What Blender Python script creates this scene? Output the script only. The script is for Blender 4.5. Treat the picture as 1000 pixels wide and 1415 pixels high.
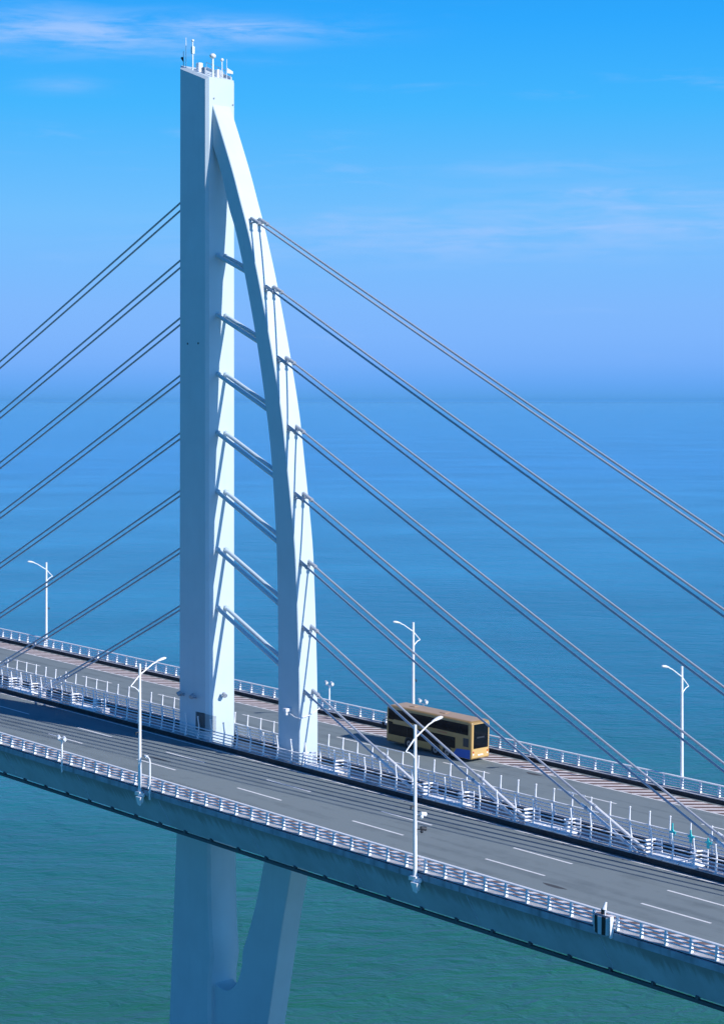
import bpy, bmesh, math, random
from mathutils import Vector, Matrix
random.seed(7)
R = math.radians
for o in list(bpy.data.objects): bpy.data.objects.remove(o)
S = bpy.context.scene
COL = S.collection
# ------------------------------------------------------------------ camera
G = 0.026                     # the deck climbs 2.6 % towards -X
CX, CY, CZ, YAW = 147.0, -113.41, 33.44, 0.7398
cam_d = bpy.data.cameras.new("camera"); cam = bpy.data.objects.new("camera", cam_d); COL.objects.link(cam)
S.camera = cam
fwd = Vector((-math.cos(YAW), math.sin(YAW), 0)); right = Vector((math.sin(YAW), math.cos(YAW), 0)); up = Vector((0, 0, 1))
M = Matrix((right, up, -fwd)).transposed().to_4x4(); M.translation = (CX, CY, CZ)
cam.matrix_world = M
cam_d.sensor_fit = 'VERTICAL'; cam_d.sensor_height = 36.0
cam_d.lens = 2586.15 / 1415 * 36.0
cam_d.shift_y = -(707.5 - 552.92) / 1415
cam_d.clip_start = 1; cam_d.clip_end = 150000
S.render.resolution_x = 723; S.render.resolution_y = 1024
# ------------------------------------------------------------------ world
SUN_AZ, SUN_EL = R(12.3), R(31.5)
W = bpy.data.worlds.new("World"); S.world = W; W.use_nodes = True
nt = W.node_tree; N = nt.nodes; L = nt.links
for n in list(N): N.remove(n)
def node(N_, t, **kw):
    n = N_.new(t)
    for k, v in kw.items(): setattr(n, k, v)
    return n
def ramp(n, stops, interp='LINEAR'):
    e = n.color_ramp.elements; n.color_ramp.interpolation = interp
    while len(e) < len(stops): e.new(0.5)
    for i, (p, c) in enumerate(stops):
        e[i].position = p; e[i].color = (c[0], c[1], c[2], 1) if len(c) == 3 else c
wout = node(N, 'ShaderNodeOutputWorld'); bg = node(N, 'ShaderNodeBackground')
sky = node(N, 'ShaderNodeTexSky', sky_type='NISHITA', sun_disc=False, sun_elevation=SUN_EL, sun_rotation=math.pi/2 - SUN_AZ,
           altitude=30, air_density=1.2, dust_density=0.4, ozone_density=3.0)
tc = node(N, 'ShaderNodeTexCoord'); sx = node(N, 'ShaderNodeSeparateXYZ'); L.new(tc.outputs['Generated'], sx.inputs[0])
# deep azure sky that pales towards the horizon, by elevation (sin of the angle)
rp = node(N, 'ShaderNodeValToRGB'); L.new(sx.outputs['Z'], rp.inputs[0])
ramp(rp, [(0.0, (.090, .350, .82)), (.009, (.122, .388, .93)), (.020, (.170, .430, .98)), (.034, (.198, .462, 1.0)), (.050, (.205, .480, 1.0)), (.098, (.160, .520, 1.0)), (.155, (.052, .468, 1.0)),
          (.20, (.022, .392, 1.0)), (.34, (.007, .18, .62)), (.60, (.003, .075, .32)), (1.0, (.002, .04, .19))])
skm = node(N, 'ShaderNodeMixRGB', blend_type='MIX'); skm.inputs[0].default_value = 0.03
sks = node(N, 'ShaderNodeMixRGB', blend_type='MULTIPLY'); sks.inputs[0].default_value = 1
L.new(sky.outputs[0], sks.inputs[1]); sks.inputs[2].default_value = (.09, .10, .12, 1)
L.new(rp.outputs[0], skm.inputs[1]); L.new(sks.outputs[0], skm.inputs[2])
# thin cirrus: stretched noise, placed on the dome by azimuth and elevation
def mth(op, a, b=None, c=None, clamp=False):
    n = node(N, 'ShaderNodeMath', operation=op); n.use_clamp = clamp
    for i, v in enumerate((a, b, c)):
        if v is None: continue
        if isinstance(v, (int, float)): n.inputs[i].default_value = v
        else: L.new(v, n.inputs[i])
    return n.outputs[0]
az = mth('ARCTAN2', sx.outputs['Y'], mth('MULTIPLY', sx.outputs['X'], -1.0))   # 0 towards -X, pi/2 towards +Y
cmb = node(N, 'ShaderNodeCombineXYZ')
L.new(mth('MULTIPLY', az, 9.0), cmb.inputs[0]); L.new(mth('MULTIPLY', sx.outputs['Z'], 62.0), cmb.inputs[1])
def noise(scale, detail, rough, vec, dist=0.0):
    n = node(N, 'ShaderNodeTexNoise'); n.inputs['Scale'].default_value = scale; n.inputs['Detail'].default_value = detail
    n.inputs['Roughness'].default_value = rough; n.inputs['Distortion'].default_value = dist; L.new(vec, n.inputs['Vector']); return n.outputs['Fac']
cn = noise(2.2, 7, .62, cmb.outputs[0], .35)
cn2 = noise(.55, 3, .5, cmb.outputs[0], .2)
def sst(v, a, b):
    n = node(N, 'ShaderNodeMapRange', interpolation_type='SMOOTHSTEP'); L.new(v, n.inputs[0])
    n.inputs[1].default_value = a; n.inputs[2].default_value = b; return n.outputs[0]
def bump_at(azc, azw, elc, elw):
    a = mth('DIVIDE', mth('SUBTRACT', az, azc), azw); b = mth('DIVIDE', mth('SUBTRACT', sx.outputs['Z'], elc), elw)
    d = mth('ADD', mth('MULTIPLY', a, a), mth('MULTIPLY', b, b)); return mth('POWER', 2.718, mth('MULTIPLY', d, -1.0))
def pix(x, y):
    a = math.atan((x - 500) / 2586.15); z = (552.92 - y) / 2586.15
    v = math.cos(a); el = math.atan(z * v); return YAW + a, math.sin(el)
masks = None
for (x, y, wx, wy, k) in [(110, 44, .080, .0095, 1.0), (300, 42, .060, .006, 1.0), (85, 118, .02, .004, .4), (860, 266, .05, .0030, .95), (900, 287, .035, .0025, .8),
                          (560, 312, .05, .006, .55), (880, 315, .07, .004, .85), (700, 318, .05, .004, .8), (640, 330, .14, .012, .62), (850, 300, .10, .016, .55), (760, 232, .06, .006, .3), (880, 338, .05, .003, .4), (330, 350, .08, .01, .2)]:
    a0, z0 = pix(x, y)
    b_ = mth('MULTIPLY', bump_at(a0, wx, z0, wy), k)
    masks = b_ if masks is None else mth('MAXIMUM', masks, b_)
c1 = mth('MULTIPLY', masks, sst(cn, .30, .66))
gen = mth('MULTIPLY', mth('MULTIPLY', sst(cn, .50, .78), sst(cn2, .50, .70)), .30)
cfac = mth('MULTIPLY', mth('ADD', c1, gen), .92, clamp=True)
cm = node(N, 'ShaderNodeMixRGB'); L.new(cfac, cm.inputs[0]); L.new(skm.outputs[0], cm.inputs[1]); cm.inputs[2].default_value = (.36, .58, 1.0, 1)
L.new(cm.outputs[0], bg.inputs['Color'])
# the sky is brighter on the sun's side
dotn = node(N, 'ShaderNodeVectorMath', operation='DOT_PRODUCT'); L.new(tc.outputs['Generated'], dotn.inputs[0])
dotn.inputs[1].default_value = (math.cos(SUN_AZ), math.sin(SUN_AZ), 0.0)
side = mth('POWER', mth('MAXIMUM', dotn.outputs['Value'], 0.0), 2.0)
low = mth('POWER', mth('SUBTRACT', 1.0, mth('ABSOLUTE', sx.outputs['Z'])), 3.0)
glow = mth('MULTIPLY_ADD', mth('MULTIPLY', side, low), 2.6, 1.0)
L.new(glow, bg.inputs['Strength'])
L.new(bg.outputs[0], wout.inputs['Surface'])
# ------------------------------------------------------------------ sun
sd = bpy.data.lights.new("sun", 'SUN'); sd.energy = 5.0; sd.angle = R(0.53); sd.color = (1.0, .955, .90)
so = bpy.data.objects.new("sun", sd); COL.objects.link(so)
sdir = Vector((math.cos(SUN_EL) * math.cos(SUN_AZ), math.cos(SUN_EL) * math.sin(SUN_AZ), math.sin(SUN_EL)))
so.rotation_euler = sdir.to_track_quat('Z', 'Y').to_euler(); so.location = (60, 20, 120)
S.view_settings.view_transform = 'Standard'; S.view_settings.look = 'None'; S.view_settings.exposure = 0.0; S.view_settings.gamma = 1
S.view_settings.use_curve_mapping = False
S.render.engine = 'CYCLES'
S.cycles.max_bounces = 6; S.cycles.volume_bounces = 0
# ------------------------------------------------------------------ materials
def mat(name, col, rough=.5, metal=0.0, var=.12, vscale=.6, bump=0.0, bscale=6.0, streak=0.0, spec=.5, dirt=None, coat=0):
    m = bpy.data.materials.new(name); m.use_nodes = True; t = m.node_tree; n = t.nodes; l = t.links
    b = n['Principled BSDF']; b.inputs['Roughness'].default_value = rough; b.inputs['Metallic'].default_value = metal
    b.inputs['Specular IOR Level'].default_value = spec; b.inputs['Coat Weight'].default_value = coat
    g = n.new('ShaderNodeNewGeometry'); tex = n.new('ShaderNodeTexNoise'); tex.inputs['Scale'].default_value = vscale; tex.inputs['Detail'].default_value = 8
    tex.inputs['Roughness'].default_value = .6
    l.new(g.outputs['Position'], tex.inputs['Vector'])
    mr = n.new('ShaderNodeMapRange'); mr.inputs[1].default_value = .3; mr.inputs[2].default_value = .7; mr.inputs[3].default_value = 1 - var; mr.inputs[4].default_value = 1 + var * .4
    l.new(tex.outputs['Fac'], mr.inputs[0])
    mx = n.new('ShaderNodeMixRGB'); mx.blend_type = 'MULTIPLY'; mx.inputs[0].default_value = 1; mx.inputs[1].default_value = (*col, 1); l.new(mr.outputs[0], mx.inputs[2])
    out = mx.outputs[0]
    if streak > 0:
        mp = n.new('ShaderNodeMapping'); mp.inputs['Scale'].default_value = (1.6, 1.6, .12); l.new(g.outputs['Position'], mp.inputs[0])
        t2 = n.new('ShaderNodeTexNoise'); t2.inputs['Scale'].default_value = 1.0; t2.inputs['Detail'].default_value = 6; l.new(mp.outputs[0], t2.inputs['Vector'])
        r2 = n.new('ShaderNodeMapRange'); r2.inputs[1].default_value = .52; r2.inputs[2].default_value = .75; r2.inputs[3].default_value = 0; r2.inputs[4].default_value = streak
        l.new(t2.outputs['Fac'], r2.inputs[0])
        m2 = n.new('ShaderNodeMixRGB'); l.new(r2.outputs[0], m2.inputs[0]); l.new(out, m2.inputs[1]); m2.inputs[2].default_value = (*(dirt or [c * .4 for c in col]), 1)
        out = m2.outputs[0]
    l.new(out, b.inputs['Base Color'])
    if bump > 0:
        t3 = n.new('ShaderNodeTexNoise'); t3.inputs['Scale'].default_value = bscale; t3.inputs['Detail'].default_value = 6; l.new(g.outputs['Position'], t3.inputs['Vector'])
        bp = n.new('ShaderNodeBump'); bp.inputs['Strength'].default_value = bump; bp.inputs['Distance'].default_value = .05
        l.new(t3.outputs['Fac'], bp.inputs['Height']); l.new(bp.outputs[0], b.inputs['Normal'])
    return m
m_pylon = mat('pylon_paint', (.57, .67, .735), .5, var=.07, vscale=.25, streak=.22, dirt=(.47, .56, .62), bump=.08, bscale=.8)
m_white = mat('white_rail_paint', (.88, .88, .90), .38, var=.10, vscale=1.5)
m_cable = mat('cable_sheath', (.42, .44, .50), .35, var=.08)
m_steel = mat('galvanised_steel', (.38, .42, .48), .5, metal=0, var=.15, vscale=4)
m_gantry = mat('gantry_paint', (.05, .085, .11), .6, var=.2)
m_dark = mat('dark_metal', (.03, .035, .045), .5, var=.3)
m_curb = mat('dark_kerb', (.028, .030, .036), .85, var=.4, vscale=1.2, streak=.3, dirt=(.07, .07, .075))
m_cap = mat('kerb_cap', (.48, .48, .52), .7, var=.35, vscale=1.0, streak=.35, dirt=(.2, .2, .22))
m_girder = mat('girder_paint', (.42, .53, .66), .55, var=.14, vscale=.3, streak=.25, dirt=(.24, .31, .38))
m_fascia = mat('stained_concrete', (.36, .42, .50), .8, var=.35, vscale=.7, streak=.75, dirt=(.12, .12, .12), bump=.2)
m_line = mat('road_paint', (.84, .84, .84), .6, var=.15, vscale=2.5)
m_hatch = mat('red_brown_surface', (.215, .150, .140), .85, var=.25, vscale=1.2, bump=.15, bscale=10)
m_hatchw = mat('pale_hatch_paint', (.80, .74, .75), .7, var=.18, vscale=1.8)
m_trench = mat('median_steel_floor', (.42, .43, .52), .6, var=.35, vscale=.8, streak=.3, dirt=(.2, .2, .25))
m_sheath2 = mat('anchor_pipe_paint', (.72, .73, .76), .4, var=.08)
# asphalt with wheel tracks along the lanes
def asphalt():
    m = bpy.data.materials.new('asphalt'); m.use_nodes = True; t = m.node_tree; n = t.nodes; l = t.links; b = n['Principled BSDF']
    g = n.new('ShaderNodeNewGeometry'); s = n.new('ShaderNodeSeparateXYZ'); l.new(g.outputs['Position'], s.inputs[0])
    mp = n.new('ShaderNodeMapping'); mp.inputs['Scale'].default_value = (.05, 1.1, 1); l.new(g.outputs['Position'], mp.inputs[0])
    tx = n.new('ShaderNodeTexNoise'); tx.inputs['Scale'].default_value = 1; tx.inputs['Detail'].default_value = 5; l.new(mp.outputs[0], tx.inputs['Vector'])
    ty = n.new('ShaderNodeTexNoise'); ty.inputs['Scale'].default_value = .35; ty.inputs['Detail'].default_value = 9; ty.inputs['Roughness'].default_value = .7; l.new(g.outputs['Position'], ty.inputs['Vector'])
    ad = n.new('ShaderNodeMath'); ad.operation = 'ADD'; l.new(tx.outputs['Fac'], ad.inputs[0]); l.new(ty.outputs['Fac'], ad.inputs[1])
    # tracks: |y| mod lane width
    ab = n.new('ShaderNodeMath'); ab.operation = 'ABSOLUTE'; l.new(s.outputs['Y'], ab.inputs[0])
    mu = n.new('ShaderNodeMath'); mu.operation = 'MULTIPLY_ADD'; l.new(ab.outputs[0], mu.inputs[0]); mu.inputs[1].default_value = 2 * math.pi / 2.0; mu.inputs[2].default_value = -2.95 * math.pi
    co = n.new('ShaderNodeMath'); co.operation = 'COSINE'; l.new(mu.outputs[0], co.inputs[0])
    a2 = n.new('ShaderNodeMath'); a2.operation = 'MULTIPLY_ADD'; l.new(co.outputs[0], a2.inputs[0]); a2.inputs[1].default_value = .07; l.new(ad.outputs[0], a2.inputs[2])
    r = n.new('ShaderNodeValToRGB'); l.new(a2.outputs[0], r.inputs[0])
    e = r.color_ramp.elements; e[0].position = .72; e[0].color = (.150, .185, .200, 1); e[1].position = 1.3; e[1].color = (.200, .242, .258, 1)
    l.new(r.outputs[0], b.inputs['Base Color']); b.inputs['Roughness'].default_value = .85
    tb = n.new('ShaderNodeTexNoise'); tb.inputs['Scale'].default_value = 25; tb.inputs['Detail'].default_value = 4; l.new(g.outputs['Position'], tb.inputs['Vector'])
    bp = n.new('ShaderNodeBump'); bp.inputs['Strength'].default_value = .25; bp.inputs['Distance'].default_value = .02; l.new(tb.outputs['Fac'], bp.inputs['Height']); l.new(bp.outputs[0], b.inputs['Normal'])
    return m
m_road = asphalt()
# ------------------------------------------------------------------ mesh helpers
class MB:
    def __init__(s): s.bm = bmesh.new()
    def quadbox(s, pts):   # 8 pts: bottom 4 ccw, top 4 ccw
        v = [s.bm.verts.new(p) for p in pts]
        for f in ((3, 2, 1, 0), (4, 5, 6, 7), (0, 1, 5, 4), (1, 2, 6, 5), (2, 3, 7, 6), (3, 0, 4, 7)): s.bm.faces.new([v[i] for i in f])
        return s
    def box(s, x0, x1, y0, y1, z0, z1, sl=0.0):
        g = lambda x, z: z - sl * x
        return s.quadbox([(x0, y0, g(x0, z0)), (x1, y0, g(x1, z0)), (x1, y1, g(x1, z0)), (x0, y1, g(x0, z0)),
                          (x0, y0, g(x0, z1)), (x1, y0, g(x1, z1)), (x1, y1, g(x1, z1)), (x0, y1, g(x0, z1))])
    def tube(s, pts, r, n=8, caps=True):
        pts = [Vector(p) for p in pts]; rs = r if isinstance(r, (list, tuple)) else [r] * len(pts)
        rings = []; prev = None
        for i, p in enumerate(pts):
            if i == 0: d = pts[1] - p
            elif i == len(pts) - 1: d = p - pts[-2]
            else: d = (pts[i + 1] - p).normalized() + (p - pts[i - 1]).normalized()
            d.normalize()
            if prev is None:
                a = Vector((0, 0, 1)) if abs(d.z) < .9 else Vector((1, 0, 0)); u = d.cross(a).normalized()
            else: u = (prev - d * prev.dot(d)).normalized()
            prev = u; w = d.cross(u)
            rings.append([s.bm.verts.new(p + (u * math.cos(2 * math.pi * k / n) + w * math.sin(2 * math.pi * k / n)) * rs[i]) for k in range(n)])
        for a, b in zip(rings, rings[1:]):
            for k in range(n): s.bm.faces.new((a[k], a[(k + 1) % n], b[(k + 1) % n], b[k]))
        if caps: s.bm.faces.new(rings[0][::-1]); s.bm.faces.new(rings[-1])
        return s
    def rail(s, x0, x1, y, z, ry, rz, n=10):
        a = [(y + ry * math.cos(2 * math.pi * k / n), z + rz * math.sin(2 * math.pi * k / n)) for k in range(n)]
        A = [s.bm.verts.new((x0, p, q - G * x0)) for p, q in a]; B = [s.bm.verts.new((x1, p, q - G * x1)) for p, q in a]
        for k in range(n): s.bm.faces.new((A[k], A[(k + 1) % n], B[(k + 1) % n], B[k]))
        s.bm.faces.new(A[::-1]); s.bm.faces.new(B); return s
    def ball(s, c, r, sc=(1, 1, 1), seg=10):
        bmesh.ops.create_uvsphere(s.bm, u_segments=seg, v_segments=seg // 2 + 1, radius=r, matrix=Matrix.Translation(c) @ Matrix.Diagonal((*sc, 1))); return s
    def prism(s, poly, y0, y1):     # polygon in XZ, extruded in Y
        a = [s.bm.verts.new((x, y0, z)) for x, z in poly]; b = [s.bm.verts.new((x, y1, z)) for x, z in poly]
        f1 = s.bm.faces.new(a); f2 = s.bm.faces.new(b[::-1]); m = len(poly)
        for i in range(m): s.bm.faces.new((a[(i + 1) % m], a[i], b[i], b[(i + 1) % m]))
        return s
    def bevel(s, w, seg=2, angle=30):
        s.bm.normal_update()
        e = [e for e in s.bm.edges if len(e.link_faces) == 2 and e.calc_face_angle(0) > R(angle)]
        bmesh.ops.bevel(s.bm, geom=e, offset=w, segments=seg, affect='EDGES', profile=.5, clamp_overlap=True); return s
    def mesh(s, name, m, smooth=False):
        bmesh.ops.recalc_face_normals(s.bm, faces=s.bm.faces[:])
        me = bpy.data.meshes.new(name); s.bm.to_mesh(me); s.bm.free()
        for mm in (m if isinstance(m, (list, tuple)) else [m]): me.materials.append(mm)
        if smooth:
            for p in me.polygons: p.use_smooth = True
        return me
    def build(s, name, m, parent=None, smooth=False, loc=None):
        return link(name, s.mesh(name, m, smooth), parent, loc)
def link(name, me, parent=None, loc=None):
    o = bpy.data.objects.new(name, me); COL.objects.link(o)
    if parent: o.parent = parent
    if loc: o.location = loc
    return o
def tag(o, label=None, cat=None, group=None, kind=None):
    for k, v in (('label', label), ('category', cat), ('group', group), ('kind', kind)):
        if v: o[k] = v
    return o
def empty(name, loc, label=None, cat=None, group=None, kind=None):
    o = bpy.data.objects.new(name, None); COL.objects.link(o); o.location = loc; o.empty_display_size = .5
    return tag(o, label, cat, group, kind)
def dup(o, parent=None):
    c = o.copy(); COL.objects.link(c); c.parent = parent
    for ch in o.children: dup(ch, c)
    return c
def autosmooth(o, ang=35):
    me = o.data
    for p in me.polygons: p.use_smooth = True
    bm = bmesh.new(); bm.from_mesh(me)
    for e in bm.edges: e.smooth = not (len(e.link_faces) == 2 and e.calc_face_angle(0) > R(ang))
    bm.to_mesh(me); bm.free()
def dz(x): return -G * x
WATER = -47.0
X0, X1 = -420.0, 330.0
# ------------------------------------------------------------------ sea
def water_mat():
    m = bpy.data.materials.new('sea_surface'); m.use_nodes = True; t = m.node_tree; n = t.nodes; l = t.links; b = n['Principled BSDF']
    b.inputs['Roughness'].default_value = .14; b.inputs['IOR'].default_value = 1.33; b.inputs['Specular IOR Level'].default_value = .42
    g = n.new('ShaderNodeNewGeometry')
    def nz(scale, sc, det, rough=.55, rot=0, dist=0):
        m0 = n.new('ShaderNodeMapping'); m0.inputs['Rotation'].default_value = (0, 0, -rot); l.new(g.outputs['Position'], m0.inputs[0])
        mp = n.new('ShaderNodeMapping'); mp.inputs['Scale'].default_value = sc; l.new(m0.outputs[0], mp.inputs[0])
        x = n.new('ShaderNodeTexNoise'); x.inputs['Scale'].default_value = scale; x.inputs['Detail'].default_value = det; x.inputs['Roughness'].default_value = rough
        x.inputs['Distortion'].default_value = dist; l.new(mp.outputs[0], x.inputs['Vector']); return x.outputs['Fac']
    a = nz(.18, (1, 1.75, 1), 6, .58, R(51), .7); c = nz(.038, (1, 2.1, 1), 4, .5, R(42), .4); d = nz(1.0, (1, 1.7, 1), 4, .6, R(58))
    def add(x, y, k):
        q = n.new('ShaderNodeMath'); q.operation = 'MULTIPLY_ADD'; l.new(y, q.inputs[0]); q.inputs[1].default_value = k; l.new(x, q.inputs[2]); return q.outputs[0]
    h = add(add(a, c, 1.9), d, .20)
    bp = n.new('ShaderNodeBump'); bp.inputs['Strength'].default_value = 1.0; bp.inputs['Distance'].default_value = .88; l.new(h, bp.inputs['Height']); l.new(bp.outputs[0], b.inputs['Normal'])
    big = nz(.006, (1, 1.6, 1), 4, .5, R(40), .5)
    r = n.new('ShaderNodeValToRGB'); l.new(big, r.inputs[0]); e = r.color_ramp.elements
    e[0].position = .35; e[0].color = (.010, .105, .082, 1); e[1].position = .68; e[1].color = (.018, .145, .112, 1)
    # teal round the bridge; farther out, grazing sky reflection painted into bluer base colour
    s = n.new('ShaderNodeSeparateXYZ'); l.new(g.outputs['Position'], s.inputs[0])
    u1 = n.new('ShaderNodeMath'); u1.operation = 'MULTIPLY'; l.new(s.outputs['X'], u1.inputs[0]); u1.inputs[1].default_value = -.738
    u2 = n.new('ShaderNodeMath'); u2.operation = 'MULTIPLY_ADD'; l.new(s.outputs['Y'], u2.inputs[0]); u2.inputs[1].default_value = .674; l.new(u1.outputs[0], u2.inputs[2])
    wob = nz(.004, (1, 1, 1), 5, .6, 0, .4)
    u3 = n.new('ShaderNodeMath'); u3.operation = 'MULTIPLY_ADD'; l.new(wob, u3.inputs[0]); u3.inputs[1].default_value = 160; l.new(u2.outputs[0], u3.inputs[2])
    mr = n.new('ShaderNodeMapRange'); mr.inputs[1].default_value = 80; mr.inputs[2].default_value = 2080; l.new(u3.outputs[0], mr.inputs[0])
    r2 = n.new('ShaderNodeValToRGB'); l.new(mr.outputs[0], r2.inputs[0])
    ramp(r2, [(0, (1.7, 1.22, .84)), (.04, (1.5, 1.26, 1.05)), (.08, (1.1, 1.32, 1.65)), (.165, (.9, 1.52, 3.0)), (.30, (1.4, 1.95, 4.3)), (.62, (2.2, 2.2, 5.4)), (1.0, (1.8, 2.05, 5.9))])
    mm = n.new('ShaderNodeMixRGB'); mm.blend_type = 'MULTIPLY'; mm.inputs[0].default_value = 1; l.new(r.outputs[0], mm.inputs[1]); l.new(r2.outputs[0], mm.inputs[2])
    l.new(mm.outputs[0], b.inputs['Base Color'])
    return m
def sea():
    bm = bmesh.new(); seg = 96; rings = [0.0, 200, 600, 2000, 6000, 20000, 70000]; cx, cy = CX, CY
    prev = None; c0 = bm.verts.new((cx, cy, WATER))
    for r in rings[1:]:
        ring = [bm.verts.new((cx + r * math.cos(2 * math.pi * k / seg), cy + r * math.sin(2 * math.pi * k / seg), WATER)) for k in range(seg)]
        for k in range(seg):
            if prev is None: bm.faces.new((c0, ring[k], ring[(k + 1) % seg]))
            else: bm.faces.new((prev[k], ring[k], ring[(k + 1) % seg], prev[(k + 1) % seg]))
        prev = ring
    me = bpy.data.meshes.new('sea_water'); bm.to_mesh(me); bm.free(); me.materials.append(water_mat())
    return tag(link('sea_water', me), kind='structure')
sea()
def girder_paint():
    # weathered grey-blue paint: rain runs and grime hang down from the drip edge, uneven in length
    m = mat('girder_paint_weathered', (.42, .53, .66), .55, var=.16, vscale=.3, streak=.2, dirt=(.26, .33, .40)); t = m.node_tree; n = t.nodes; l = t.links; b = n['Principled BSDF']
    src = b.inputs['Base Color'].links[0].from_socket
    g = n.new('ShaderNodeNewGeometry'); s = n.new('ShaderNodeSeparateXYZ'); l.new(g.outputs['Position'], s.inputs[0])
    h = n.new('ShaderNodeMath'); h.operation = 'MULTIPLY_ADD'; l.new(s.outputs['X'], h.inputs[0]); h.inputs[1].default_value = G; l.new(s.outputs['Z'], h.inputs[2])
    mp = n.new('ShaderNodeMapping'); mp.inputs['Scale'].default_value = (2.3, .0, .10); l.new(g.outputs['Position'], mp.inputs[0])
    tx = n.new('ShaderNodeTexNoise'); tx.inputs['Scale'].default_value = 1; tx.inputs['Detail'].default_value = 9; tx.inputs['Roughness'].default_value = .72; l.new(mp.outputs[0], tx.inputs['Vector'])
    mp2 = n.new('ShaderNodeMapping'); mp2.inputs['Scale'].default_value = (.16, .0, .0); l.new(g.outputs['Position'], mp2.inputs[0])
    ty = n.new('ShaderNodeTexNoise'); ty.inputs['Scale'].default_value = 1; ty.inputs['Detail'].default_value = 3; l.new(mp2.outputs[0], ty.inputs['Vector'])
    # reach of the stain below the edge, 0.3 .. 1.6 m
    a = n.new('ShaderNodeMath'); a.operation = 'MULTIPLY_ADD'; l.new(tx.outputs['Fac'], a.inputs[0]); a.inputs[1].default_value = 3.4; a.inputs[2].default_value = -1.75
    a2 = n.new('ShaderNodeMath'); a2.operation = 'MULTIPLY_ADD'; l.new(ty.outputs['Fac'], a2.inputs[0]); a2.inputs[1].default_value = 1.6; l.new(a.outputs[0], a2.inputs[2])
    d = n.new('ShaderNodeMath'); d.operation = 'ADD'; l.new(a2.outputs[0], d.inputs[0]); l.new(h.outputs[0], d.inputs[1])
    r = n.new('ShaderNodeMapRange'); r.inputs[1].default_value = -.35; r.inputs[2].default_value = .35; r.inputs[3].default_value = 0; r.inputs[4].default_value = .72; l.new(d.outputs[0], r.inputs[0])
    mx = n.new('ShaderNodeMixRGB'); l.new(r.outputs[0], mx.inputs[0]); l.new(src, mx.inputs[1]); mx.inputs[2].default_value = (.22, .235, .26, 1)
    l.new(mx.outputs[0], b.inputs['Base Color']); return m
# ------------------------------------------------------------------ bridge deck
deck = empty('bridge_deck', (0, 0, 0), 'long bridge deck with two grey carriageways and a blue-grey steel side climbing to the left', 'bridge')
NS = 24
def strip(name, y0, y1, z, m, parent, x0=X0, x1=X1, thick=0.0):
    mb = MB()
    if thick: mb.box(x0, x1, y0, y1, z - thick, z, G)
    else:
        v = [mb.bm.verts.new(p) for p in ((x0, y0, z - G * x0), (x1, y0, z - G * x1), (x1, y1, z - G * x1), (x0, y1, z - G * x0))]; mb.bm.faces.new(v)
    return mb.build(name, m, parent)
# steel box girder: half sections left and right of the median slot, and the floor below it
def section(poly):      # poly in YZ extruded along X
    mb = MB(); a = [mb.bm.verts.new((X0, y, z - G * X0)) for y, z in poly]; b = [mb.bm.verts.new((X1, y, z - G * X1)) for y, z in poly]; k = len(poly)
    mb.bm.faces.new(a); mb.bm.faces.new(b[::-1])
    for i in range(k): mb.bm.faces.new((a[(i + 1) % k], a[i], b[i], b[(i + 1) % k]))
    return mb
girder = section([(-18.62, -.02), (-18.60, -.16), (-17.05, -2.75), (-16.7, -2.75), (-9.0, -4.5), (9.0, -4.5), (16.7, -2.75), (17.05, -2.75), (18.60, -.16), (18.62, -.02),
                  (1.88, -.02), (1.88, -1.5), (-1.88, -1.5), (-1.88, -.02)]).build('steel_girder', girder_paint(), deck)
# stained concrete edge beam on both sides
for s in (-1, 1):
    ys = sorted((s * 18.64, s * 18.50))
    MB().box(X0, X1, ys[0] if s < 0 else ys[0], ys[1], -.14, .30, G).build('edge_beam', m_fascia, deck)
# gantry rail hung below the girder edge, with its hangers
for s in (-1, 1):
    ya = s * 17.02
    rl = MB().box(X0, X1, ya - .13, ya + .13, -3.14, -2.90, G).build('gantry_rail', m_gantry, deck)
    if s < 0:
        hm = MB().box(-.10, .10, ya - .19, ya + .1, -2.92, -2.66).mesh('rail_hanger', m_gantry)
        for k in range(-10, 34):
            x = k * 3.6 + 1.2; link('rail_hanger', hm, rl, (x, 0, dz(x)))
# web seams on the fascia
for s in (-1, 1):
    mb = MB(); y1, z1, y2, z2 = s * 18.62, -.30, s * 17.10, -2.70
    mb.quadbox([(-.04, y2 + s * .03, z2), (.04, y2 + s * .03, z2), (.04, y2 - s * .02, z2), (-.04, y2 - s * .02, z2),
                (-.04, y1 - s * .1 + s * .03, z1), (.04, y1 - s * .1 + s * .03, z1), (.04, y1 - s * .1 - s * .02, z1), (-.04, y1 - s * .1 - s * .02, z1)])
    me = mb.mesh('web_seam', m_girder)
    for k in range(-6, 11):
        x = k * 12.25 + 5; link('web_seam', me, girder, (x, 0, dz(x)))
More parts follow.
